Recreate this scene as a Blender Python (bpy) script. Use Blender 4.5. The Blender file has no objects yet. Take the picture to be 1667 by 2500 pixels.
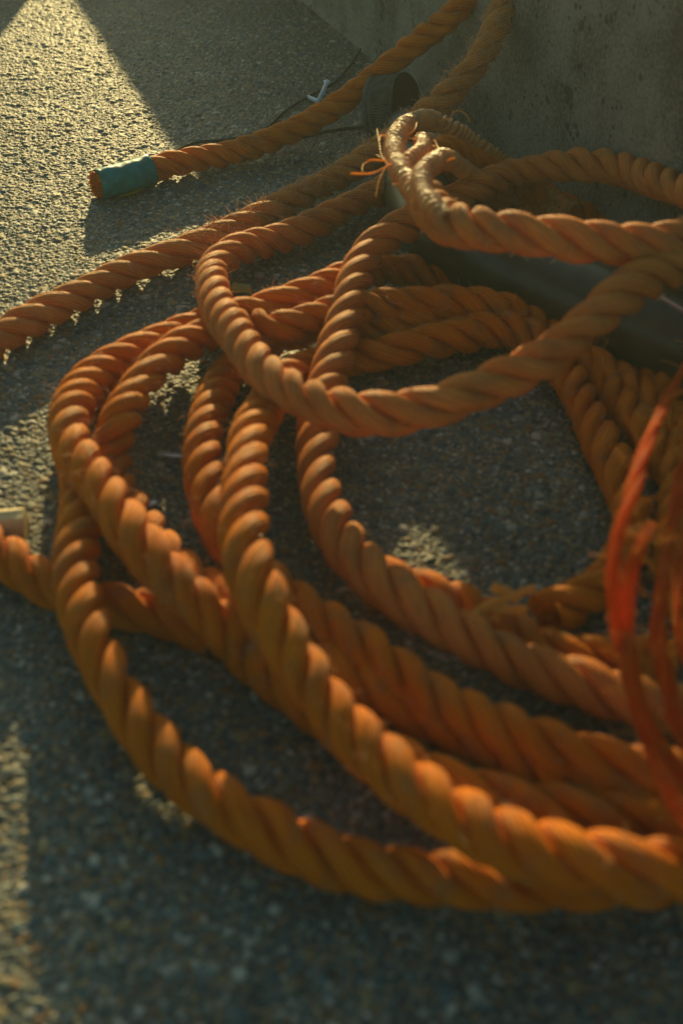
import bpy, math, random
import numpy as np
from mathutils import Vector
random.seed(7); RNG = np.random.default_rng(11)
S = bpy.context.scene

# ------------------------------------------------------------ camera, world, sun, exposure
F_PX, PITCH, CAM_H = 3000.0, math.radians(37.9), 445.0        # photograph pixels, radians, millimetres
cd = bpy.data.cameras.new('camera'); cam = bpy.data.objects.new('camera', cd)
S.collection.objects.link(cam); S.camera = cam
cam.location = (0, 0, CAM_H / 1000); cam.rotation_euler = (math.pi / 2 - PITCH, 0, 0)
cd.sensor_fit = 'VERTICAL'; cd.sensor_height = 36; cd.sensor_width = 24
cd.lens = 36 * F_PX / 2500; cd.clip_start = .02; cd.clip_end = 60
cd.dof.use_dof = True; cd.dof.focus_distance = 1.12; cd.dof.aperture_fstop = 6.3; cd.dof.aperture_blades = 0

SUN_AZ, SUN_EL = math.radians(-4.5), math.radians(12.5)
w = bpy.data.worlds.new('World'); S.world = w; w.use_nodes = True
nt = w.node_tree; bg = nt.nodes['Background']
sky = nt.nodes.new('ShaderNodeTexSky'); sky.sky_type = 'NISHITA'; sky.sun_disc = False
sky.sun_elevation = SUN_EL; sky.sun_rotation = SUN_AZ % (2 * math.pi)
sky.dust_density = 2.0
tint = nt.nodes.new('ShaderNodeMix'); tint.data_type = 'RGBA'; tint.blend_type = 'MULTIPLY'
tint.inputs[0].default_value = 1; tint.inputs[7].default_value = (.84, 1.0, .86, 1)
nt.links.new(sky.outputs[0], tint.inputs[6]); nt.links.new(tint.outputs[2], bg.inputs[0])
bg.inputs[1].default_value = .084
sd = bpy.data.lights.new('sun', 'SUN'); sd.energy = 4.7; sd.angle = math.radians(.55); sd.color = (1, .77, .32)
sun = bpy.data.objects.new('sun', sd); S.collection.objects.link(sun)
svec = Vector((math.sin(SUN_AZ) * math.cos(SUN_EL), math.cos(SUN_AZ) * math.cos(SUN_EL), math.sin(SUN_EL)))
sun.rotation_euler = svec.to_track_quat('Z', 'Y').to_euler()
S.view_settings.view_transform = 'Standard'; S.view_settings.look = 'None'
S.view_settings.exposure = .5; S.view_settings.gamma = 1; S.view_settings.use_curve_mapping = False
S.render.engine = 'CYCLES'

# ------------------------------------------------------------ helpers
def at(px, py, z):
    """point (mm) at height z above the ground seen at a photograph pixel"""
    x = (px - 833.5) / F_PX; y = (1250 - py) / F_PX
    d = np.array([x, math.cos(PITCH) + y * math.sin(PITCH), -math.sin(PITCH) + y * math.cos(PITCH)])
    return np.array([0, 0, CAM_H]) + d * ((z - CAM_H) / d[2])

def mesh(name, V, Fq, mat, parent=None, uv=None, smooth=True, col=None):
    """V (n,3) in mm, Fq list/array of quads or a list of mixed faces"""
    me = bpy.data.meshes.new(name)
    V = np.asarray(V, dtype=np.float64) / 1000.0
    if isinstance(Fq, np.ndarray):
        n = len(Fq); k = Fq.shape[1]
        me.vertices.add(len(V)); me.vertices.foreach_set('co', V.astype(np.float32).ravel())
        me.loops.add(n * k); me.loops.foreach_set('vertex_index', Fq.astype(np.int32).ravel())
        me.polygons.add(n); me.polygons.foreach_set('loop_start', np.arange(0, n * k, k, dtype=np.int32))
        me.polygons.foreach_set('loop_total', np.full(n, k, dtype=np.int32))
        li = Fq.ravel()
    else:
        me.from_pydata(V.tolist(), [], [list(map(int, f)) for f in Fq]); li = None
    if uv is not None and li is not None:
        l = me.uv_layers.new(name='uv'); l.data.foreach_set('uv', np.asarray(uv, dtype=np.float32)[li].ravel())
    if col is not None:
        a = me.color_attributes.new('tone', 'FLOAT_COLOR', 'POINT'); a.data.foreach_set('color', np.asarray(col, dtype=np.float32).ravel())
    me.update(calc_edges=True); me.validate()
    if smooth: me.polygons.foreach_set('use_smooth', [True] * len(me.polygons))
    me.materials.append(mat)
    o = bpy.data.objects.new(name, me); S.collection.objects.link(o)
    if parent is not None: o.parent = parent
    return o

def tag(o, label=None, cat=None, group=None, kind=None):
    for k, v in (('label', label), ('category', cat), ('group', group), ('kind', kind)):
        if v: o[k] = v
    return o

def empty(name, label, cat, group=None):
    o = bpy.data.objects.new(name, None); o.empty_display_size = .02; S.collection.objects.link(o)
    return tag(o, label, cat, group)

def spline(P, step):
    """centripetal-ish Catmull-Rom through P (n,m), resampled at equal arc length (first 3 columns)"""
    P = np.asarray(P, float)
    P = np.vstack([2 * P[0] - P[1], P, 2 * P[-1] - P[-2]]); out = []
    for i in range(1, len(P) - 2):
        p0, p1, p2, p3 = P[i - 1:i + 3]
        t0 = 0; t1 = t0 + max(1e-3, np.linalg.norm((p1 - p0)[:3])) ** .5
        t2 = t1 + max(1e-3, np.linalg.norm((p2 - p1)[:3])) ** .5; t3 = t2 + max(1e-3, np.linalg.norm((p3 - p2)[:3])) ** .5
        t = np.linspace(t1, t2, 60, endpoint=False)[:, None]
        A1 = (t1 - t) / (t1 - t0) * p0 + (t - t0) / (t1 - t0) * p1
        A2 = (t2 - t) / (t2 - t1) * p1 + (t - t1) / (t2 - t1) * p2
        A3 = (t3 - t) / (t3 - t2) * p2 + (t - t2) / (t3 - t2) * p3
        B1 = (t2 - t) / (t2 - t0) * A1 + (t - t0) / (t2 - t0) * A2
        B2 = (t3 - t) / (t3 - t1) * A2 + (t - t1) / (t3 - t1) * A3
        out.append((t2 - t) / (t2 - t1) * B1 + (t - t1) / (t2 - t1) * B2)
    C = np.vstack(out + [P[-2][None]])
    s = np.concatenate([[0], np.cumsum(np.linalg.norm(np.diff(C[:, :3], axis=0), axis=1))])
    n = max(4, int(s[-1] / step)); q = np.linspace(0, s[-1], n)
    return np.stack([np.interp(q, s, C[:, k]) for k in range(C.shape[1])], 1), q

def frames(C):
    T = np.gradient(C, axis=0); T /= np.linalg.norm(T, axis=1)[:, None]
    N = np.zeros_like(C); u = np.array([0, 0, 1.0]); 
    if abs(T[0] @ u) > .9: u = np.array([1.0, 0, 0])
    n = u - T[0] * (u @ T[0]); N[0] = n / np.linalg.norm(n)
    for i in range(1, len(C)):
        n = N[i - 1] - T[i] * (N[i - 1] @ T[i]); N[i] = n / np.linalg.norm(n)
    return T, N, np.cross(T, N)

def tube_grid(rings, base=0, caps=True):
    """rings (n,m,3) -> verts, quads"""
    n, m, _ = rings.shape
    i = np.arange(n - 1)[:, None]; j = np.arange(m)[None]
    a = base + i * m + j; b = base + i * m + (j + 1) % m
    return np.stack([a, b, b + m, a + m], -1).reshape(-1, 4)

def rope_geo(P, R=12.0, pitch=66.0, strands=3, nt_=20, step=1.3, phase=0.0, loose=None, drift=.4, wob=.045):
    C, s = spline(P, step); C = C[:, :3]
    T, N, B = frames(C); n = len(C)
    ph = RNG.random(6) * 6.28
    rr = R * (1 + wob * np.sin(s / 31 + ph[0]) + wob * .7 * np.sin(s / 13.7 + ph[1]))
    cv = np.linalg.norm(np.gradient(T, s, axis=0), axis=1); kk = np.ones(41) / 41; cv = np.convolve(np.pad(cv, 20, mode='edge'), kk, 'valid')[:n]
    rate = (1 + 16 * np.clip(cv, 0, .04)) / (1 + 16 * .006)
    sl = np.concatenate([[0], np.cumsum(.5 * (rate[1:] + rate[:-1]) * np.diff(s))]) if R > 9 else s
    tw = 2 * np.pi * sl / pitch + .45 * np.sin(s / 47 + ph[2]) + .2 * np.sin(s / 19 + ph[5]) + phase
    ls = np.ones(n) if loose is None else np.interp(s / s[-1], [x[0] for x in loose], [x[1] for x in loose])
    Vs, Fs, UV = [], [], []; base = 0
    th = np.linspace(-np.pi, np.pi, nt_ + 1)                 # seam towards the rope's middle
    cc = {3: .575, 4: .60, 2: .46}.get(strands, .55); aa = {3: .455, 4: .44, 2: .56}.get(strands, .5); bb = {3: .59, 4: .52, 2: .62}.get(strands, .55)
    for k in range(strands):
        lump = 1 + .05 * np.sin(s / 9.1 + ph[3] + 2.1 * k) * np.sin(s / 23 + k)
        a = tw + k * 2 * np.pi / strands
        er = np.cos(a)[:, None] * N + np.sin(a)[:, None] * B; et = -np.sin(a)[:, None] * N + np.cos(a)[:, None] * B
        cen = C + er * (rr * cc * ls * (1 + .09 * np.sin(s / 29 + 2.3 * k + ph[4])))[:, None]
        ct, st = np.cos(th), np.sin(th)
        ring = cen[:, None] + er[:, None] * (rr * aa * lump)[:, None, None] * ct[None, :, None] + et[:, None] * (rr * bb * lump)[:, None, None] * st[None, :, None]
        m = nt_ + 1
        i = np.arange(n - 1)[:, None]; j = np.arange(m - 1)[None]
        q = base + i * m + j
        Fs.append(np.stack([q, q + 1, q + m + 1, q + m], -1).reshape(-1, 4))
        Vs.append(ring.reshape(-1, 3))
        u = th[None] / 6.2832 + 3.3 * k + drift * s[:, None] / pitch
        UV.append(np.stack([u, np.repeat(s[:, None] / 1000, m, 1)], -1).reshape(-1, 2))
        base += n * m
    return np.vstack(Vs), np.vstack(Fs), np.vstack(UV), (C, s, N, B)

def strand_tube(P, R, pitch=5.0, amp=2.0, starts=2, m=36, step=.36):
    C, s = spline(P, step); C = C[:, :3]; T, N, B = frames(C); th = np.arange(m) * 2 * np.pi / m
    jit = 1.6 * np.sin(s / 5.1 + R) + .6 * np.sin(s / 2.3 + 2 * R)
    f = np.abs(np.sin(th[None] * starts / 2 + np.pi * s[:, None] * starts / (pitch * starts) + jit[:, None] * .5))
    r = (R * (1 + .07 * np.sin(s / 7 + R)))[:, None] - amp + 2 * amp * f ** .55 + .35 * np.sin(3 * th[None] + s[:, None] * .9)
    ring = C[:, None] + N[:, None] * (r * np.cos(th))[..., None] + B[:, None] * (r * np.sin(th))[..., None]
    uv = np.stack(np.broadcast_arrays(th[None] / 6.28, s[:, None] / 1000), -1).reshape(-1, 2)
    return ring.reshape(-1, 3), tube_grid(ring), uv, (C, s, N, B)

def px(path):
    return [at(*p[:3]) for p in path]

def rope_obj(name, P, mat, parent=None, **k):
    V, Fq, UV, info = rope_geo(P, **k)
    o = mesh(name, V, Fq, mat, parent, uv=UV); return o, info

def wires(paths, r, nseg=5, step=1.0, taper=False, flat=1.0):
    Vs, Fs, base = [], [], 0
    for P in paths:
        C, s = spline(P, step); C = C[:, :3]; T, N, B = frames(C); th = np.arange(nseg) * 2 * np.pi / nseg
        R = np.full(len(C), r)
        if taper: R = r * np.clip(1.15 - (s / s[-1]), .25, 1)
        ring = C[:, None] + N[:, None] * (R[:, None] * np.cos(th)[None])[..., None] + B[:, None] * (R[:, None] * flat * np.sin(th)[None])[..., None]
        Vs.append(ring.reshape(-1, 3)); Fs.append(tube_grid(ring, base)); base += ring.shape[0] * nseg
    return np.vstack(Vs), np.vstack(Fs)

def fuzz(info, t0, t1, count, length, name, mat, parent, r=.16, R=12.0):
    C, s, N, B = info; paths = []
    for _ in range(count):
        i = int((t0 + (t1 - t0) * random.random()) * (len(C) - 2)); a = random.random() * 6.28
        er = N[i] * math.cos(a) + B[i] * math.sin(a); Tn = C[min(i + 1, len(C) - 1)] - C[i]; Tn = Tn / (np.linalg.norm(Tn) + 1e-9)
        p = C[i] + er * R * .93; L = length * random.uniform(.4, 1.5)
        side = np.cross(er, Tn) * random.uniform(-1, 1); d = er * random.uniform(.15, .8) + Tn * random.uniform(-1, 1) + side
        d /= np.linalg.norm(d); c = np.array([random.uniform(-1, 1) for _ in range(3)])
        pts = [p + d * L * t + c * L * .5 * t * t for t in (0, .35, .7, 1)]
        for q in pts: q[2] = max(q[2], 1.0)
        paths.append(pts)
    V, Fq = wires(paths, r, 3, 1.2); return tag(mesh(name, V, Fq, mat, parent), kind='stuff')

# ------------------------------------------------------------ materials
def newmat(name):
    m = bpy.data.materials.new(name); m.use_nodes = True; n = m.node_tree; b = n.nodes['Principled BSDF']; return m, n, b
def nd(n, t, **k):
    x = n.nodes.new('ShaderNode' + t)
    for a, v in k.items(): setattr(x, a, v)
    return x
def ramp(n, stops):
    r = n.nodes.new('ShaderNodeValToRGB'); e = r.color_ramp.elements
    e[0].position, e[0].color = stops[0][0], (*stops[0][1], 1); e[1].position, e[1].color = stops[-1][0], (*stops[-1][1], 1)
    for p, c in stops[1:-1]: x = e.new(p); x.color = (*c, 1)
    return r
def math_(n, op, a, b=None):
    x = nd(n, 'Math', operation=op)
    for i, v in enumerate((a, b)):
        if v is None: continue
        if isinstance(v, (int, float)): x.inputs[i].default_value = v
        else: n.links.new(v, x.inputs[i])
    return x.outputs[0]

def rope_material(name, c_lo, c_hi, yarns=15, trans=.2):
    m, n, b = newmat(name)
    uv = nd(n, 'UVMap'); sep = nd(n, 'SeparateXYZ'); n.links.new(uv.outputs[0], sep.inputs[0])
    comb = nd(n, 'CombineXYZ'); n.links.new(math_(n, 'MULTIPLY', sep.outputs[0], 46), comb.inputs[0]); n.links.new(math_(n, 'MULTIPLY', sep.outputs[1], 60), comb.inputs[1])
    fib = nd(n, 'TexNoise'); fib.inputs['Scale'].default_value = 1; fib.inputs['Detail'].default_value = 4; n.links.new(comb.outputs[0], fib.inputs['Vector'])
    comb2 = nd(n, 'CombineXYZ'); n.links.new(math_(n, 'MULTIPLY', sep.outputs[0], 5), comb2.inputs[0]); n.links.new(math_(n, 'MULTIPLY', sep.outputs[1], 22), comb2.inputs[1])
    wob = nd(n, 'TexNoise'); wob.inputs['Scale'].default_value = 1; n.links.new(comb2.outputs[0], wob.inputs['Vector'])
    ang = math_(n, 'ADD', math_(n, 'MULTIPLY', sep.outputs[0], 6.2832 * yarns), math_(n, 'MULTIPLY', wob.outputs[0], 9))
    sn = math_(n, 'ABSOLUTE', math_(n, 'SINE', math_(n, 'MULTIPLY', ang, .5)))
    yarn = math_(n, 'POWER', sn, .6)
    geo = nd(n, 'TexCoord'); big = nd(n, 'TexNoise'); big.inputs['Scale'].default_value = 28; big.inputs['Detail'].default_value = 3
    n.links.new(geo.outputs['Object'], big.inputs['Vector'])
    mixv = math_(n, 'ADD', math_(n, 'MULTIPLY', fib.outputs[0], .6), math_(n, 'MULTIPLY', big.outputs[0], .5))
    r = ramp(n, [(.32, c_lo), (.72, c_hi)]); n.links.new(mixv, r.inputs[0])
    # grime caught in patches of the fibre
    gr = nd(n, 'TexNoise'); gr.inputs['Scale'].default_value = 60; gr.inputs['Detail'].default_value = 5; n.links.new(geo.outputs['Object'], gr.inputs['Vector'])
    gf = ramp(n, [(.5, (0, 0, 0)), (.72, (1, 1, 1))]); n.links.new(gr.outputs[0], gf.inputs[0])
    mx = nd(n, 'Mix', data_type='RGBA'); n.links.new(math_(n, 'MULTIPLY', gf.outputs[0], .6), mx.inputs[0]); n.links.new(r.outputs[0], mx.inputs[6]); mx.inputs[7].default_value = (.33, .19, .08, 1)
    dk = nd(n, 'Mix', data_type='RGBA', blend_type='MULTIPLY'); dk.inputs[0].default_value = 1; n.links.new(mx.outputs[2], dk.inputs[6])  # paints shade into the grooves between yarns, plus random fibre tone
    n.links.new(math_(n, 'ADD', math_(n, 'MULTIPLY', yarn, .55), math_(n, 'ADD', math_(n, 'MULTIPLY', fib.outputs[0], .6), .28)), dk.inputs[7])
    n.links.new(dk.outputs[2], b.inputs['Base Color'])
    b.inputs['Roughness'].default_value = .6; b.inputs['Specular IOR Level'].default_value = .15
    b.inputs['Sheen Weight'].default_value = .0; b.inputs['Sheen Roughness'].default_value = .4; b.inputs['Sheen Tint'].default_value = (1, .6, .25, 1)
    b.inputs['Subsurface Weight'].default_value = .12; b.inputs['Subsurface Radius'].default_value = (1, .3, .05); b.inputs['Subsurface Scale'].default_value = .004
    h = math_(n, 'ADD', math_(n, 'MULTIPLY', yarn, .5), math_(n, 'MULTIPLY', fib.outputs[0], .7))
    bu = nd(n, 'Bump'); bu.inputs['Strength'].default_value = 1; bu.inputs['Distance'].default_value = .0018; n.links.new(h, bu.inputs['Height'])
    n.links.new(bu.outputs[0], b.inputs['Normal'])
    tr = nd(n, 'BsdfTranslucent'); tr.inputs[0].default_value = (.95, .26, .01, 1); ms = nd(n, 'MixShader'); ms.inputs[0].default_value = trans
    out = n.nodes['Material Output']; n.links.new(b.outputs[0], ms.inputs[1]); n.links.new(tr.outputs[0], ms.inputs[2]); n.links.new(ms.outputs[0], out.inputs[0])
    return m
M_ROPE = rope_material('orange rope', (.62, .125, .004), (.94, .285, .008))
M_WORN = rope_material('worn rope', (.58, .19, .03), (.82, .36, .09), trans=.2)
M_PALE = rope_material('paler sunlit rope', (.62, .165, .022), (.95, .35, .075), trans=.2)  # paler copy of the rope colour, stands in for stronger sunlight
M_STRAND = rope_material('loose strand', (.95, .12, .003), (1.0, .24, .006), yarns=9, trans=.62)  # base colour raised to put a sunlit glow into the strands
def bead_material():
    m = rope_material('twisted yarn', (.58, .21, .03), (.88, .40, .10), trans=.12); n = m.node_tree; n.nodes['Principled BSDF'].inputs['Subsurface Weight'].default_value = 0
    for l in list(n.links):
        if l.to_node.type == 'BUMP' and l.to_socket.name == 'Height': n.links.remove(l)
    g = nd(n, 'TexCoord'); t = nd(n, 'TexNoise'); t.inputs['Scale'].default_value = 700; t.inputs['Detail'].default_value = 4; n.links.new(g.outputs['Object'], t.inputs['Vector'])
    bu = [x for x in n.nodes if x.type == 'BUMP'][0]; n.links.new(t.outputs[0], bu.inputs['Height'])
    b = n.nodes['Principled BSDF']; b.inputs['Roughness'].default_value = .3; b.inputs['Specular IOR Level'].default_value = .7
    for l in list(n.links):
        if l.to_node == b and l.to_socket.name == 'Base Color':
            src = [q for q in n.links if q.to_node == l.from_node and q.to_socket == l.from_node.inputs[6]][0].from_socket
            n.links.remove(l); n.links.new(src, b.inputs['Base Color']); break
    return m
M_BEAD = bead_material()
def plain(name, c, rough=.6, trans=0, tcol=None, noise=0, scale=200):
    m, n, b = newmat(name); b.inputs['Roughness'].default_value = rough
    if noise:
        g = nd(n, 'TexCoord'); t = nd(n, 'TexNoise'); t.inputs['Scale'].default_value = scale; t.inputs['Detail'].default_value = 5; n.links.new(g.outputs['Object'], t.inputs['Vector'])
        r = ramp(n, [(.3, tuple(x * (1 - noise) for x in c)), (.7, tuple(min(1, x * (1 + noise)) for x in c))]); n.links.new(t.outputs[0], r.inputs[0]); n.links.new(r.outputs[0], b.inputs['Base Color'])
        bu = nd(n, 'Bump'); bu.inputs['Strength'].default_value = .5; bu.inputs['Distance'].default_value = .0005; n.links.new(t.outputs[0], bu.inputs['Height']); n.links.new(bu.outputs[0], b.inputs['Normal'])
    else: b.inputs['Base Color'].default_value = (*c, 1)
    if trans:
        tr = nd(n, 'BsdfTranslucent'); tr.inputs[0].default_value = (*(tcol or c), 1); ms = nd(n, 'MixShader'); ms.inputs[0].default_value = trans
        n.links.new(b.outputs[0], ms.inputs[1]); n.links.new(tr.outputs[0], ms.inputs[2]); n.links.new(ms.outputs[0], n.nodes['Material Output'].inputs[0])
    return m
M_FIBRE = plain('orange fibre', (.90, .48, .07), .4, .5, (.95, .5, .06))
M_FUZZ = plain('pale fuzz', (.78, .52, .32), .6, .4, (.85, .55, .3))
M_TAPE = plain('teal tape', (.001, .20, .19), .38, .1, (.005, .55, .4), noise=.35, scale=140); M_TAPE.node_tree.nodes['Principled BSDF'].inputs['Specular IOR Level'].default_value = .25
M_HOSE = plain('hose rubber', (.045, .043, .02), .34, noise=.3, scale=45)
M_COLLAR = plain('hose collar', (.075, .08, .062), .85, noise=.35, scale=120)
M_DARK = plain('dark rubber', (.010, .012, .010), .9, noise=.2)
M_CORD = plain('dark cord', (.02, .022, .02), .7, noise=.2)
M_WHITE = plain('white plastic', (.82, .86, .86), .4)
M_LEAF = plain('yellow leaf', (.38, .30, .02), .5, .35, (.5, .4, .02))
M_GREEN = plain('yellow green plastic', (.45, .48, .16), .4, .3)
M_WOOD = plain('pale wood', (.80, .62, .30), .6, .1, noise=.12)
M_STONE = plain('stone', (.26, .22, .18), .8, noise=.2)
M_PINK = plain('pinkish stem', (.34, .2, .2), .6)

def ground_material():
    m, n, b = newmat('exposed aggregate')
    at_ = nd(n, 'Attribute'); at_.attribute_name = 'tone'
    g = nd(n, 'TexCoord'); t = nd(n, 'TexNoise'); t.inputs['Scale'].default_value = 900; t.inputs['Detail'].default_value = 6; n.links.new(g.outputs['Object'], t.inputs['Vector'])
    big = nd(n, 'TexNoise'); big.inputs['Scale'].default_value = 9; big.inputs['Detail'].default_value = 4; n.links.new(g.outputs['Object'], big.inputs['Vector'])
    f = math_(n, 'ADD', math_(n, 'MULTIPLY', t.outputs[0], .9), math_(n, 'MULTIPLY', big.outputs[0], .9))
    mx = nd(n, 'Mix', data_type='RGBA', blend_type='MULTIPLY'); mx.inputs[0].default_value = 1
    n.links.new(at_.outputs[0], mx.inputs[6]); n.links.new(f, mx.inputs[7]); n.links.new(mx.outputs[2], b.inputs['Base Color'])
    b.inputs['Roughness'].default_value = .6; b.inputs['Specular IOR Level'].default_value = .22
    bu = nd(n, 'Bump'); bu.inputs['Strength'].default_value = .6; bu.inputs['Distance'].default_value = .0005; n.links.new(t.outputs[0], bu.inputs['Height']); n.links.new(bu.outputs[0], b.inputs['Normal'])
    return m
def wall_material():
    m, n, b = newmat('cast concrete')
    g = nd(n, 'TexCoord'); src = g.outputs['Object']
    a = nd(n, 'TexNoise'); a.inputs['Scale'].default_value = 14; a.inputs['Detail'].default_value = 6; n.links.new(src, a.inputs['Vector'])
    fine = nd(n, 'TexNoise'); fine.inputs['Scale'].default_value = 330; fine.inputs['Detail'].default_value = 6; fine.inputs['Roughness'].default_value = .7; n.links.new(src, fine.inputs['Vector'])
    vor = nd(n, 'TexVoronoi'); vor.inputs['Scale'].default_value = 105; n.links.new(src, vor.inputs['Vector'])
    sz = nd(n, 'TexNoise'); sz.inputs['Scale'].default_value = 33; n.links.new(src, sz.inputs['Vector'])
    pit = math_(n, 'LESS_THAN', vor.outputs['Distance'], math_(n, 'MULTIPLY', math_(n, 'SUBTRACT', sz.outputs[0], .47), 1.9))
    vor2 = nd(n, 'TexVoronoi'); vor2.inputs['Scale'].default_value = 170; n.links.new(src, vor2.inputs['Vector'])
    pit2 = math_(n, 'LESS_THAN', vor2.outputs['Distance'], math_(n, 'MULTIPLY', math_(n, 'SUBTRACT', a.outputs[0], .47), 1.5))
    r = ramp(n, [(.42, (.15, .145, .105)), (.5, (.31, .285, .21)), (.58, (.42, .38, .29))]); n.links.new(math_(n, 'ADD', math_(n, 'MULTIPLY', a.outputs[0], .5), math_(n, 'MULTIPLY', fine.outputs[0], .5)), r.inputs[0])
    mx = nd(n, 'Mix', data_type='RGBA', blend_type='MULTIPLY'); n.links.new(math_(n, 'MINIMUM', math_(n, 'ADD', math_(n, 'MULTIPLY', pit, .75), math_(n, 'MULTIPLY', pit2, .5)), 1), mx.inputs[0])
    n.links.new(r.outputs[0], mx.inputs[6]); mx.inputs[7].default_value = (.25, .24, .21, 1); n.links.new(mx.outputs[2], b.inputs['Base Color'])
    b.inputs['Roughness'].default_value = .85
    h = math_(n, 'SUBTRACT', fine.outputs[0], math_(n, 'MULTIPLY', pit, 2))
    bu = nd(n, 'Bump'); bu.inputs['Strength'].default_value = 1; bu.inputs['Distance'].default_value = .005; n.links.new(h, bu.inputs['Height']); n.links.new(bu.outputs[0], b.inputs['Normal'])
    return m
M_GROUND, M_WALL = ground_material(), wall_material()

# ------------------------------------------------------------ ground: exposed-aggregate concrete, real pebbles in the mesh
def h2(ix, iy, k):
    v = np.sin(ix * 127.1 + iy * 311.7 + k * 74.7) * 43758.5453
    return v - np.floor(v)
def vnoise(x, y, k):
    ix, iy = np.floor(x), np.floor(y); fx, fy = x - ix, y - iy; fx = fx * fx * (3 - 2 * fx); fy = fy * fy * (3 - 2 * fy)
    return (h2(ix, iy, k) * (1 - fx) + h2(ix + 1, iy, k) * fx) * (1 - fy) + (h2(ix, iy + 1, k) * (1 - fx) + h2(ix + 1, iy + 1, k) * fx) * fy
def pebbles(X, Y, cell, amp, k, keep=.85):
    gx, gy = X / cell, Y / cell; ix, iy = np.floor(gx), np.floor(gy)
    H = np.zeros_like(X); ID = np.full(X.shape, -1.0)
    for dx in (-1, 0, 1):
        for dy in (-1, 0, 1):
            cx, cy = ix + dx, iy + dy
            jx, jy = cx + h2(cx, cy, k), cy + h2(cx, cy, k + 1)
            a = h2(cx, cy, k + 2) * 3.14; e = .65 + .35 * h2(cx, cy, k + 3); rad = .38 + .34 * h2(cx, cy, k + 4)
            ux, uy = gx - jx, gy - jy
            vx = (ux * np.cos(a) + uy * np.sin(a)); vy = (-ux * np.sin(a) + uy * np.cos(a)) / e
            vx = vx + .12 * np.sin(vy * 9 + a * 5)
            d = 1 - (np.abs(vx) ** 2.4 + np.abs(vy) ** 2.4) / rad ** 2.4
            hh = np.where(h2(cx, cy, k + 5) < keep, np.sqrt(np.clip(d, 0, 1)) * amp * (.45 + .75 * h2(cx, cy, k + 6)), 0)
            up = hh > H; H = np.where(up, hh, H); ID = np.where(up, h2(cx, cy, k + 7), ID)
    return H, ID
def ground():
    ys = [205.0]
    while ys[-1] < 1850: ys.append(ys[-1] + .68 + max(0, ys[-1] - 700) * .0011)
    ys = np.array([-5000, -1500, -300, 60, 150] + ys + [2100, 2700, 4000, 5000.0])
    xs = np.concatenate([[-5000, -3000, -1200, -700, -520], np.arange(-470, 345, .72), [400, 700, 2000, 5000]])
    X, Y = np.meshgrid(xs, ys)
    fade = ((X > -480) & (X < 350) & (Y > 200) & (Y < 1860)).astype(float)
    wx = X + 1.2 * vnoise(X / 3, Y / 3, 50); wy = Y + 1.2 * vnoise(X / 3, Y / 3, 51)
    H1, I1 = pebbles(wx, wy, 2.8, 1.1, 1, .72); H2, I2 = pebbles(wx, wy, 1.75, .7, 21, .85); H3, I3 = pebbles(wx, wy, 5.6, 1.75, 31, .22)
    und = 1.6 * vnoise(X / 90, Y / 90, 40) + .5 * vnoise(X / 31, Y / 31, 41)
    Z = (np.maximum(np.maximum(H1, H2), H3) + und - 1.7) * fade
    ID = np.where((H3 >= H1) & (H3 >= H2) & (H3 > 0), I3, np.where(H1 >= H2, I1, I2))
    pal = np.array([[.14, .155, .13], [.20, .20, .145], [.06, .08, .075], [.30, .22, .10], [.13, .165, .15], [.26, .14, .055], [.42, .40, .31], [.075, .10, .095], [.20, .165, .095], [.10, .15, .145]])
    col = pal[(np.clip(ID, 0, .999) * len(pal)).astype(int)] * (.75 + .5 * ((ID * 37.7) % 1))[..., None]
    col[ID < 0] = (.12, .108, .08); col = np.clip(col * 1.0, 0, .6)
    V = np.stack([X, Y, Z], -1).reshape(-1, 3); n, m = X.shape
    i = np.arange(n - 1)[:, None]; j = np.arange(m - 1)[None]; q = i * m + j
    Fq = np.stack([q, q + 1, q + m + 1, q + m], -1).reshape(-1, 4)
    o = mesh('ground', V, Fq, M_GROUND, smooth=False, col=np.concatenate([col.reshape(-1, 3), np.ones((n * m, 1))], 1)); tag(o, kind='structure')
ground()

# ------------------------------------------------------------ concrete wall whose foot runs from top left to the right
WALL_AZ, WALL_H = math.radians(-20), 234.0
W0 = at(740, 0, 0); WD = np.array([math.sin(WALL_AZ), math.cos(WALL_AZ), 0]); WN = np.array([-WD[1], WD[0], 0])   # WN points to the rope side
def wpt(a, d, z): return W0 + WD * a + WN * d + np.array([0, 0, z])
def wall():
    n = 240; A = np.linspace(-1500, 1500, n); prof = [(-6, -5), (3, 0), (1.5, 2), (0, 6)] + [(0, z) for z in np.linspace(14, WALL_H - 12, 30)] + [(-2, WALL_H - 5), (-7, WALL_H - 1), (-14, WALL_H), (-160, WALL_H), (-160, -5)]
    V = []
    for i, a in enumerate(A):
        for (d, z) in prof:
            k = .9 * math.sin(a / 37 + z / 51) + .6 * math.sin(a / 13.3 - z / 17) if d > -20 else 0
            V.append(wpt(a, d + (0 if z < 3 else k * .8), z))
    m = len(prof); i = np.arange(n - 1)[:, None]; j = np.arange(m - 1)[None]; q = i * m + j
    Fq = np.stack([q, q + m, q + m + 1, q + 1], -1).reshape(-1, 4).tolist()
    Fq.append(list(range(m))); Fq.append([(n - 1) * m + k for k in range(m)][::-1])
    o = mesh('concrete_wall', V, Fq, M_WALL, smooth=False); tag(o, 'low grey cast concrete wall with dark pits behind the ropes', 'wall')
wall()

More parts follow.
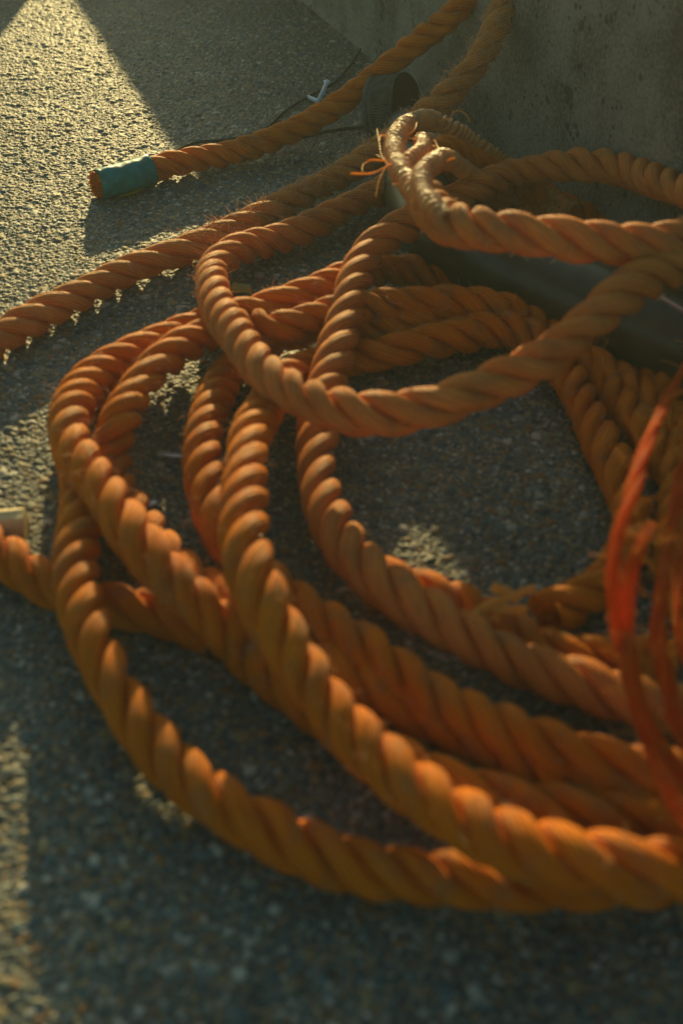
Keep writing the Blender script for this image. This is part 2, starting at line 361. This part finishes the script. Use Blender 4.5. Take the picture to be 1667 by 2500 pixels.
# an unseen low block, added past the top of the picture whose shadow closes the sunlit wedge on the left
def block():
    tan = math.tan(SUN_EL); sh = np.array([math.sin(SUN_AZ), math.cos(SUN_AZ), 0])
    a, b = at(70, 0, 0), at(-160, 300, 0)
    d = (b - a) / np.linalg.norm(b - a); a2 = a - d * 500
    L = 700.0; V = []
    for p in (a2, b):
        top = p + sh * L; 
        for off, z in ((0, -4), (0, L * tan), (-1, L * tan), (-1, -4)):
            q = top + np.array([-d[1], d[0], 0]) * (120 * off) * (1 if (np.array([-d[1], d[0], 0])[0] > 0) else -1); q[2] = z; V.append(q)
    o = mesh('shadow_block', V, [(0, 1, 5, 4), (1, 2, 6, 5), (2, 3, 7, 6), (3, 0, 4, 7), (0, 3, 2, 1), (4, 5, 6, 7)], M_WALL, smooth=False)
    tag(o, 'unseen block added to cast the shadow at upper left', 'block')
block()

# ------------------------------------------------------------ thin haze volume added for a veiling glow and lifted shadows
def haze():
    V = [(x, y, z) for x in (-5200, 5200) for y in (-5200, 5200) for z in (-1100, 560)]
    m = bpy.data.materials.new('haze'); m.use_nodes = True; n = m.node_tree; n.nodes.remove(n.nodes['Principled BSDF'])
    v = nd(n, 'VolumePrincipled'); v.inputs['Color'].default_value = (.82, .95, .92, 1); v.inputs['Density'].default_value = .021; v.inputs['Anisotropy'].default_value = .3
    n.links.new(v.outputs[0], n.nodes['Material Output'].inputs['Volume'])
    o = mesh('haze', V, [(0, 1, 3, 2), (4, 6, 7, 5), (0, 4, 5, 1), (2, 3, 7, 6), (0, 2, 6, 4), (1, 5, 7, 3)], m, smooth=False); tag(o, kind='stuff')
haze()

# ------------------------------------------------------------ ropes
G_ROPES = 'orange three-strand ropes heaped by the wall'
def rope_thing(label): return empty('rope', label, 'rope', G_ROPES)

# rope with the taped end
t = rope_thing('orange rope lying across the ground with teal tape round its cut end')
A = px([(232, 452, 12.5), (300, 436, 12.5), (380, 412, 12.5), (480, 388, 13), (600, 364, 14), (700, 324, 19), (817, 262, 34), (925, 177, 60), (1039, 88, 94), (1105, 32, 116), (1180, -44, 140), (1290, -160, 180)])
body, infoA = rope_obj('rope_body', A, M_ROPE, t, phase=.6, pitch=60, wob=.01, R=11.6)
def tape():
    C, s, N, B = infoA; k = np.where((s > 2.5) & (s < 56))[0]; m = 40; th = np.arange(m) * 2 * np.pi / m; V = []
    for i in k[::2]:
        tw = 2 * np.pi * s[i] / 60 + .6
        u = (s[i] - 2.5) / 53.5
        r = 12.9 + .25 * np.cos(3 * (th - tw)) + .25 * np.sin(th * 5 + u * 9) + (.9 if u > .64 + .03 * math.sin(u * 40) else (.45 if u > .30 else 0))
        r = r + .32 * np.sin(th * 5 + u * 19) * np.sin(u * 23 + th * 2) + .25 * np.abs(np.sin(th * 2.5 + u * 9))
        if u < .06: r = r + .8 * np.sin(2 * th + 1) * (1 - u / .06)
        V.append(C[i] + N[i] * (r * np.cos(th))[:, None] + B[i] * (r * np.sin(th))[:, None])
    V = np.array(V); o = mesh('tape', V.reshape(-1, 3), tube_grid(V), M_TAPE, t)
    mo = o.modifiers.new('thick', 'SOLIDIFY'); mo.thickness = .0006
    # frayed cut end
    paths = []; T0 = -(C[4] - C[0]); T0 /= np.linalg.norm(T0)
    for _ in range(300):
        a = random.random() * 6.28; r = 10.5 * math.sqrt(random.random()); p = C[3] + N[3] * r * math.cos(a) + B[3] * r * math.sin(a)
        L = random.uniform(3, 7.5) * (1.15 - r / 22)
        dv = N[3] * math.cos(a) * .15 + B[3] * math.sin(a) * .15 + np.array([random.uniform(-.2, .2) for _ in range(3)])
        paths.append([p, p + T0 * L * .6 + dv * L * .3, p + T0 * L + dv * L])
    V, Fq = wires(paths, .62, 4, 1.5); tag(mesh('frayed_end', V, Fq, M_ROPE, t), kind='stuff')
    # the free corner of the tape
    c = at(262, 487, 2); 
tape()
fuzz(infoA, .02, 1, 260, 4.5, 'loose_fibres', M_FUZZ, t, r=.16)

# worn rope from the wall to the left edge
t = rope_thing('worn fuzzy orange rope running down the wall and off the left edge')
Bp = px([(1330, -190, 200), (1260, -60, 160), (1228, 20, 138), (1180, 125, 112), (1100, 225, 84), (1010, 305, 56), (930, 362, 38), (850, 418, 24), (740, 474, 16), (640, 528, 13), (500, 592, 12.5), (330, 655, 12.5), (150, 742, 12.5), (0, 826, 12.5), (-150, 910, 12.5)])
body, info = rope_obj('rope_body', Bp, M_WORN, t, phase=2.2)
fuzz(info, .08, .66, 1700, 7, 'loose_fibres', M_FUZZ, t, r=.2)
fuzz(info, .62, 1, 120, 5, 'loose_fibres', M_FUZZ, t, r=.16)

# rope C: comes from under the kink, turns sharply, big raised loop to the right edge
t = rope_thing('orange rope with a sharp turn, looping across the middle to the right edge')
Cp = px([(1320, 560, 14), (1200, 480, 20), (1080, 425, 24), (960, 455, 22), (860, 498, 20), (760, 552, 17), (660, 588, 15), (580, 612, 19), (522, 652, 26), (520, 710, 36), (556, 790, 48), (610, 865, 56), (680, 935, 62), (780, 988, 65), (900, 1008, 68), (1040, 996, 72), (1180, 948, 82), (1310, 885, 94), (1420, 800, 106), (1520, 720, 114), (1600, 665, 118), (1700, 630, 120), (1850, 615, 112)])
body, info = rope_obj('rope_body', Cp, M_PALE, t, phase=0, R=12.2)
fuzz(info, .1, .5, 420, 4.5, 'loose_fibres', M_FUZZ, t, r=.16)
fuzz(info, .5, 1, 120, 4, 'loose_fibres', M_FUZZ, t, r=.09)

# rope D/E: kinked with opened strands, raised loop out to the right, back behind and down into the coil
t = rope_thing('orange rope kinked with opened sunlit strands, its raised loop topmost at the right')
Dp = px([(1036, 488, 118), (1082, 535, 126), (1150, 558, 131), (1300, 574, 133), (1450, 590, 131), (1600, 594, 131), (1720, 560, 128), (1740, 500, 118), (1690, 470, 104), (1610, 448, 90), (1500, 408, 76), (1380, 406, 66), (1260, 424, 60), (1160, 462, 58), (1070, 508, 56), (980, 556, 52), (905, 612, 46), (862, 690, 42), (842, 780, 38), (818, 870, 34), (790, 960, 30), (778, 1060, 27), (772, 1150, 25), (790, 1235, 25), (845, 1330, 27), (930, 1420, 30), (1030, 1490, 30), (1150, 1560, 28), (1290, 1626, 24), (1420, 1672, 20), (1560, 1716, 17), (1720, 1750, 15)])
body, infoD = rope_obj('rope_body', Dp, M_PALE, t, phase=1.2, R=12.4, loose=[(0, 1.25), (.03, 1.1), (.06, 1), (1, 1)])
fuzz(infoD, 0, .12, 200, 4, 'loose_fibres', M_FUZZ, t, r=.16)
SA = px([(1095, 560, 124), (1040, 500, 124), (1000, 450, 122), (972, 405, 118), (962, 362, 112), (976, 322, 106), (1010, 298, 98), (1050, 292, 90), (1096, 312, 80), (1160, 352, 64), (1222, 395, 48), (1300, 450, 36), (1400, 520, 28)])
SB = px([(1090, 565, 120), (1030, 500, 114), (985, 440, 114), (985, 408, 116), (1010, 384, 116), (1034, 362, 110), (1030, 345, 100), (1070, 350, 84), (1140, 385, 62), (1210, 425, 44), (1300, 480, 30), (1390, 550, 22)])
SC = px([(1100, 540, 134), (1052, 500, 134), (1030, 455, 132), (1032, 422, 130), (1056, 400, 126), (1080, 386, 114), (1100, 392, 98), (1140, 420, 70), (1200, 455, 45), (1290, 500, 24), (1380, 570, 14)])
for P_, R_ in ((SA, 5.9), (SB, 4.3), (SC, 4.8)):
    V, Fq, UV, inf = strand_tube(P_, R_); mesh('loose_strand', V, Fq, M_BEAD, t, uv=UV)
    fuzz(inf, 0, .6, 90, 3, 'loose_fibres', M_FUZZ, t, r=.12, R=R_)
back = px([(1040, 400, 96), (1090, 372, 84), (1150, 392, 66), (1230, 432, 46), (1330, 482, 30), (1440, 540, 18), (1520, 600, 13)])
rope_obj('rope_body', back, M_ROPE, t, phase=.4, R=12, pitch=60)
FB = [[(985, 385, 122), (950, 402, 124), (905, 423, 126), (856, 423, 127)], [(920, 315, 118), (926, 352, 120), (936, 390, 121), (962, 412, 121)],
      [(944, 393, 121), (907, 390, 123), (886, 404, 124), (884, 420, 124)], [(946, 400, 121), (926, 438, 119), (917, 480, 116)],
      [(926, 345, 119), (932, 330, 118), (943, 333, 118)], [(1072, 296, 96), (1099, 288, 97), (1105, 275, 98), (1121, 270, 98), (1140, 284, 96), (1147, 298, 93)],
      [(1080, 400, 120), (1095, 390, 123), (1108, 386, 126)], [(1086, 415, 118), (1098, 415, 118)]]
for p in FB:
    V, Fq = wires([px(p)], .65, 6, 1.0, flat=.5); mesh('loose_fibre', V, Fq, M_FIBRE, t)

for _ in range(16):
    a0 = random.choice([(962, 392, 118), (985, 330, 108), (1020, 300, 98), (1045, 355, 110), (1075, 385, 116), (1000, 440, 120)]); q = np.array(a0, float); pts = [q.copy()]
    d = np.array([random.uniform(-1, .6), random.uniform(-1, .3)]); d /= np.linalg.norm(d); L = random.uniform(12, 34); c = random.uniform(-1, 1)
    for i in (1, 2, 3): q = q + np.array([d[0] * L, d[1] * L, random.uniform(-2, 3)]) / 2; d = np.array([d[0] - c * d[1] * .8, d[1] + c * d[0] * .8]); pts.append(q.copy())
    V, Fq = wires([px(pts)], .32, 5, 1.0); mesh('loose_fibre', V, Fq, M_FIBRE, t)

# the coil, rope 1: far row -> round the left under the loop -> front right (topmost of the coil)
t = rope_thing('orange coil rope running steeply from under the middle loop to the lower right corner')
Hp = px([(1330, 1505, 14), (1420, 1460, 14), (1500, 1390, 14), (1548, 1290, 14), (1510, 1170, 14), (1450, 1040, 14), (1390, 930, 16), (1340, 850, 20), (1270, 812, 24), (1200, 806, 24), (1080, 826, 22), (960, 858, 20), (860, 876, 14), (770, 888, 14), (700, 925, 22), (652, 985, 36), (616, 1060, 50), (598, 1150, 58), (592, 1240, 62), (602, 1340, 64), (632, 1440, 62), (684, 1550, 54), (760, 1665, 46), (860, 1785, 42), (980, 1900, 42), (1110, 1990, 46), (1260, 2060, 52), (1420, 2100, 58), (1600, 2122, 62), (1800, 2140, 60)])
body, info = rope_obj('rope_body', Hp, M_ROPE, t, phase=.3, R=12.2)
fuzz(info, 0, 1, 700, 5, 'loose_fibres', M_FUZZ, t, r=.16)
# its frayed other end in the middle of the coil
E2 = [[(1215, 1530, 26), (1160, 1518, 30), (1190, 1492, 34), (1250, 1470, 38), (1302, 1450, 40)], [(1150, 1520, 28), (1190, 1500, 32), (1240, 1502, 34), (1284, 1502, 34)], [(1262, 1480, 36), (1240, 1462, 38), (1198, 1448, 40)]]
for p in E2:
    V, Fq, UV, _ = rope_geo([q + np.array([0, 0, 4.0]) for q in px(p)], R=2.4, pitch=18, strands=3, nt_=8, step=.8); mesh('loose_strand', V, Fq, M_FIBRE, t, uv=UV)

# coil, rope 2: second far row -> third loop -> front right
t = rope_thing('orange coil rope in a narrow upright loop just left of the steep run')
Kp = px([(1760, 1190, 14), (1640, 1040, 14), (1560, 960, 14), (1470, 900, 16), (1380, 850, 18), (1300, 790, 22), (1220, 768, 24), (1120, 770, 24), (1000, 792, 22), (900, 800, 18), (800, 798, 18), (700, 820, 16), (610, 862, 16), (548, 930, 18), (506, 1020, 26), (496, 1100, 30), (504, 1190, 28), (530, 1280, 24), (590, 1362, 20), (680, 1440, 22), (790, 1520, 22), (900, 1592, 22), (1010, 1668, 22), (1130, 1742, 22), (1260, 1800, 22), (1400, 1846, 22), (1560, 1880, 22), (1740, 1900, 20)])
body, info = rope_obj('rope_body', Kp, M_ROPE, t, phase=2.0)
fuzz(info, 0, 1, 600, 5, 'loose_fibres', M_FUZZ, t, r=.16)

# coil, rope 3: outermost left loop
t = rope_thing('orange coil rope forming the broad outermost loop on the left')
Gp = px([(1290, 838, 11), (1250, 775, 12), (1180, 715, 13), (1090, 676, 14), (980, 660, 14), (880, 668, 22), (800, 700, 30), (700, 735, 30), (610, 765, 26), (500, 790, 22), (400, 828, 22), (300, 876, 24), (220, 930, 28), (172, 1000, 32), (172, 1070, 36), (212, 1140, 40), (265, 1220, 42), (330, 1310, 42), (410, 1400, 40), (500, 1490, 34), (600, 1590, 18), (720, 1690, 14), (850, 1790, 13), (1000, 1880, 13), (1200, 1950, 13), (1400, 1990, 13), (1700, 2010, 13)])
body, info = rope_obj('rope_body', Gp, M_ROPE, t, phase=1.0, R=12.3)
fuzz(info, 0, 1, 700, 5, 'loose_fibres', M_FUZZ, t, r=.16)

# coil, rope 4: second left loop, dips under and runs through the coil in shade
t = rope_thing('orange coil rope in the second loop from the left, behind the outermost')
Lp = px([(1660, 1180, 12), (1570, 1050, 12), (1480, 940, 12), (1380, 848, 12), (1290, 782, 20), (1200, 752, 30), (1100, 738, 34), (930, 745, 34), (800, 765, 34), (680, 800, 30), (570, 800, 24), (480, 828, 30), (400, 880, 34), (335, 950, 36), (290, 1030, 34), (272, 1110, 22), (284, 1190, 14), (330, 1265, 13), (400, 1345, 14), (490, 1425, 14), (600, 1500, 14), (720, 1580, 13), (850, 1650, 13), (980, 1720, 13), (1150, 1800, 13), (1350, 1900, 13), (1600, 1960, 13)])
body, info = rope_obj('rope_body', Lp, M_ROPE, t, phase=2.9)
fuzz(info, 0, 1, 700, 5, 'loose_fibres', M_FUZZ, t, r=.16)

# coil, rope 5: outer left run down to the bottom
t = rope_thing('orange coil rope sweeping lowest along the bottom of the heap')
Mp = px([(330, 905, 12), (240, 955, 12), (180, 1020, 12), (172, 1090, 14), (196, 1180, 18), (196, 1270, 24), (186, 1360, 28), (196, 1460, 30), (226, 1570, 28), (280, 1680, 24), (358, 1790, 20), (460, 1900, 18), (580, 1990, 17), (720, 2062, 16), (870, 2114, 16), (1020, 2140, 16), (1200, 2155, 18), (1400, 2150, 20), (1600, 2140, 22), (1800, 2140, 20)])
body, info = rope_obj('rope_body', Mp, M_ROPE, t, phase=.2, R=12)

# rope from the left edge passing beneath the coil
t = rope_thing('orange rope entering at the left edge and passing beneath the coil')
Np = px([(-150, 1240, 12), (-60, 1305, 12), (20, 1362, 12), (90, 1410, 12), (170, 1452, 11), (280, 1480, 11), (400, 1500, 11), (520, 1540, 11)])
body, info = rope_obj('rope_body', Np, M_ROPE, t, phase=1.5, R=12)

# dark ropes low inside the coil
t = rope_thing('shaded orange rope low inside the coil below the bare patch of ground')
Rp = px([(900, 1400, 12), (1000, 1430, 12), (1110, 1470, 12), (1220, 1530, 12), (1340, 1590, 12), (1480, 1612, 12), (1640, 1620, 12)])
body, info = rope_obj('rope_body', Rp, M_ROPE, t, phase=.9)
t = rope_thing('dark shaded rope piece behind the frayed strands at the right edge')
Qp = px([(1560, 880, 12), (1620, 960, 13), (1660, 1080, 14), (1660, 1200, 14), (1650, 1330, 14), (1670, 1460, 14), (1740, 1600, 14)])
body, info = rope_obj('rope_body', Qp, M_ROPE, t, phase=.9, R=12)

# loose strands hanging at the right edge
t = empty('strand_bundle', 'bundle of bright orange-red untwisted strands crossing the coil at the right edge', 'rope strands')
ST = [[(1760, 790, 50), (1690, 880, 70), (1640, 950, 100), (1600, 1030, 110), (1565, 1120, 114), (1540, 1210, 115), (1512, 1300, 112), (1496, 1400, 104), (1500, 1500, 92), (1520, 1600, 72), (1545, 1710, 64), (1590, 1830, 60), (1650, 1960, 74), (1720, 2060, 86)],
      [(1588, 1282, 112), (1562, 1328, 112), (1542, 1390, 106), (1530, 1470, 96), (1534, 1560, 82), (1548, 1660, 73), (1576, 1760, 66), (1630, 1850, 60), (1720, 1950, 56)],
      [(1720, 1030, 60), (1676, 1120, 66), (1648, 1230, 70), (1630, 1340, 72), (1612, 1450, 70), (1606, 1550, 66), (1624, 1650, 60), (1650, 1750, 56), (1700, 1860, 54)],
      [(1740, 1100, 40), (1700, 1210, 46), (1672, 1330, 52), (1654, 1440, 52), (1660, 1540, 48), (1690, 1640, 44), (1740, 1740, 40)]]
for k, p in enumerate(ST):
    V, Fq, UV, inf = rope_geo(px(p), R=3.1 if k != 2 else 3.7, pitch=120, strands=3, nt_=12, step=1.1, phase=k, wob=.12); o = mesh('loose_strand', V, Fq, M_STRAND, t, uv=UV)
    fuzz(inf, 0, 1, 110, 9, 'loose_fibres', M_FIBRE, t, r=.17, R=4.0)

# ------------------------------------------------------------ hose lying at the foot of the wall
def hose():
    t = empty('hose', 'thick grey-green ribbed hose lying along the wall under the ropes', 'hose')
    P = px([(1000, 320, 24), (1004, 390, 25), (1012, 455, 27), (1042, 525, 28), (1090, 580, 28), (1220, 648, 30), (1380, 716, 32), (1540, 780, 34), (1720, 860, 34), (1900, 960, 34)])
    C, s = spline(P, 1.2); C = C[:, :3]; T, N, B = frames(C); m = 56; th = np.arange(m) * 2 * np.pi / m
    R = 23 + 8 * np.clip((s - 60) / 200, 0, 1) + np.where(s < 150, .55 * np.sin(s * 2 * np.pi / 4.2), 0)
    ring = C[:, None] + N[:, None] * (R[:, None] * np.cos(th))[..., None] + B[:, None] * (R[:, None] * np.sin(th))[..., None]
    o = mesh('hose_body', ring.reshape(-1, 3), tube_grid(ring), M_HOSE, t)
    # the cut end turned up towards the wall: short ribbed barrel with dark mouth
    c0 = at(962, 268, 32); ax = .45 * (np.array([0, 0, CAM_H]) - c0) / np.linalg.norm(np.array([0, 0, CAM_H]) - c0) + .93 * np.array([.99, -.02, .12]); ax /= np.linalg.norm(ax)
    u = np.cross(ax, [0, 0, 1.0]); u /= np.linalg.norm(u); v = np.cross(u, ax); rings = []
    m = 720; th = np.arange(m) * 2 * np.pi / m
    for L in np.arange(-17, 14.01, .7):
        r = 31.4 + (.8 * np.clip(2.5 * np.sin(th * 88 + .8 * np.sin(L * .7)), -1, 1) if -9 < L < 3 or 4.5 < L < 11 else .4) + (1.6 if L < -13 else 0)
        rings.append(c0 + ax * L + u * (r * np.cos(th))[:, None] + v * (r * np.sin(th))[:, None])
    rings = np.array(rings); mesh('hose_collar', rings.reshape(-1, 3), tube_grid(rings), M_COLLAR, t)
    rs = []
    for r, L in ((32.4, 13.6), (31.5, 14.6), (29.5, 14.8), (28.5, 13.5), (10, 12.6), (.1, 12.5)):
        rs.append(c0 + ax * L + u * (r * np.cos(th))[:, None] + v * (r * np.sin(th))[:, None])
    rs = np.array(rs); mesh('hose_end', rs.reshape(-1, 3), tube_grid(rs), M_DARK, t)
hose()

# ------------------------------------------------------------ small litter
def tag1(o, l, c, g=None): return tag(o, l, c, g)
def wire_thing(name, paths, r, mat, label, cat, flat=1, nseg=8):
    V, Fq = wires([px(p) for p in paths], r, nseg, 1.0, flat=flat); return tag(mesh(name, V, Fq, mat), label, cat)
wire_thing('cord', [[(880, 120, 4), (850, 165, 3), (812, 205, 3), (760, 232, 2), (700, 268, 2), (640, 318, 1.5), (560, 340, 2), (480, 348, 2), (420, 372, 1.5)]], 1.4, M_CORD, 'thin black cord lying behind the taped rope', 'cord')
wire_thing('cord', [[(920, 308, 3), (860, 312, 2), (800, 320, 2), (740, 335, 1.5), (680, 345, 1)]], 1.3, M_CORD, 'short black cord between the taped rope and the hose end', 'cord')
wire_thing('cable_tie', [[(752, 236, 3), (766, 243, 3), (776, 245, 4), (786, 228, 8), (798, 204, 12)]], 2.3, M_WHITE, 'white plastic tie bent on the black cord', 'cable tie', flat=.5)
def lump(name, c, sz, mat, label, cat, rot=0, boxy=False, group=None):
    import bmesh
    bm = bmesh.new()
    if boxy:
        bmesh.ops.create_cone(bm, cap_ends=True, segments=10, radius1=.5, radius2=.46, depth=1)
        for v_ in bm.verts: v_.co = Vector((v_.co.z, v_.co.x + .04 * random.uniform(-1, 1), v_.co.y + .04 * random.uniform(-1, 1)))
        bmesh.ops.bevel(bm, geom=[e for e in bm.edges], offset=.04, segments=1, affect='EDGES')
    else:
        bmesh.ops.create_icosphere(bm, subdivisions=3, radius=.5)
        for v_ in bm.verts:
            d = v_.co.normalized(); v_.co *= 1 + .14 * math.sin(d.x * 5 + sz[0]) * math.cos(d.y * 4 + sz[1]) + .1 * math.sin(d.z * 6)
    me = bpy.data.meshes.new(name); bm.to_mesh(me); bm.free(); me.materials.append(mat)
    if not boxy: me.polygons.foreach_set('use_smooth', [True] * len(me.polygons))
    o = bpy.data.objects.new(name, me); S.collection.objects.link(o); o.location = Vector(c) / 1000; o.scale = [x / 1000 for x in sz]; o.rotation_euler = (0, 0, math.radians(rot))
    return tag(o, label, cat, group)
lump('cable_tie_head', at(798, 200, 13), (7, 6, 5), M_WHITE, None, None)
bpy.data.objects['cable_tie_head'].parent = bpy.data.objects['cable_tie']
lump('plastic_scrap', at(590, 703, 5), (13, 8, 7), M_GREEN, 'small yellow-green plastic tube scrap beside the sharp rope bend', 'scrap', -18, True)
lump('pebble', at(634, 675, 3), (8, 8, 7), M_STONE, 'rounded pinkish pebble near the yellow-green scrap', 'pebble')
lump('wood_plug', at(20, 1282, 11), (20, 21, 20), M_WOOD, 'pale tan cut plug lying at the left edge above the rope', 'plug', 8, True)
lump('paper_scrap', at(362, 1232, 4), (11, 4, 1.5), M_WHITE, 'tiny white paper scrap inside the second left loop', 'scrap', 32)
lump('paper_scrap', at(425, 1112, 3), (13, 3, 1.2), M_WHITE, 'thin white sliver on dark ground above the paper scrap', 'scrap', -8)
lump('shell_chip', at(1128, 650, 4), (14, 8, 2), M_WHITE, 'pale bluish chip on the ground by the hose', 'chip', -25)
lump('pebble', at(1612, 722, 70), (6, 6, 6), M_GREEN, None, None)
pb = bpy.data.objects['pebble.001']; pb.name = 'stem_tip'
st = wire_thing('stem', [[(1608, 722, 70), (1640, 742, 74), (1720, 790, 80)]], 1.3, M_PINK, 'pinkish dry stem with a yellow tip resting on the hose at the right edge', 'stem'); pb.parent = st
def leaf():
    a, b = at(292, 483, 1.5), at(352, 462, 3); d = b - a; n = np.array([-d[1], d[0], 0]); n /= np.linalg.norm(n); V = []; k = 12
    for i in range(k + 1):
        t_ = i / k; w_ = 5.5 * math.sin(math.pi * t_) ** .8 + .05
        for s_ in (-1, 0, 1): V.append(a + d * t_ + n * w_ * s_ + np.array([0, 0, 1.2 * abs(s_) + .8 * math.sin(t_ * 3)]))
    F = [(i * 3 + j, i * 3 + j + 1, i * 3 + j + 4, i * 3 + j + 3) for i in range(k) for j in (0, 1)]
    o = mesh('leaf', V, F, M_LEAF); o.modifiers.new('t', 'SOLIDIFY').thickness = .0003; tag(o, 'small yellow leaf under the teal taped rope end', 'leaf')
leaf()
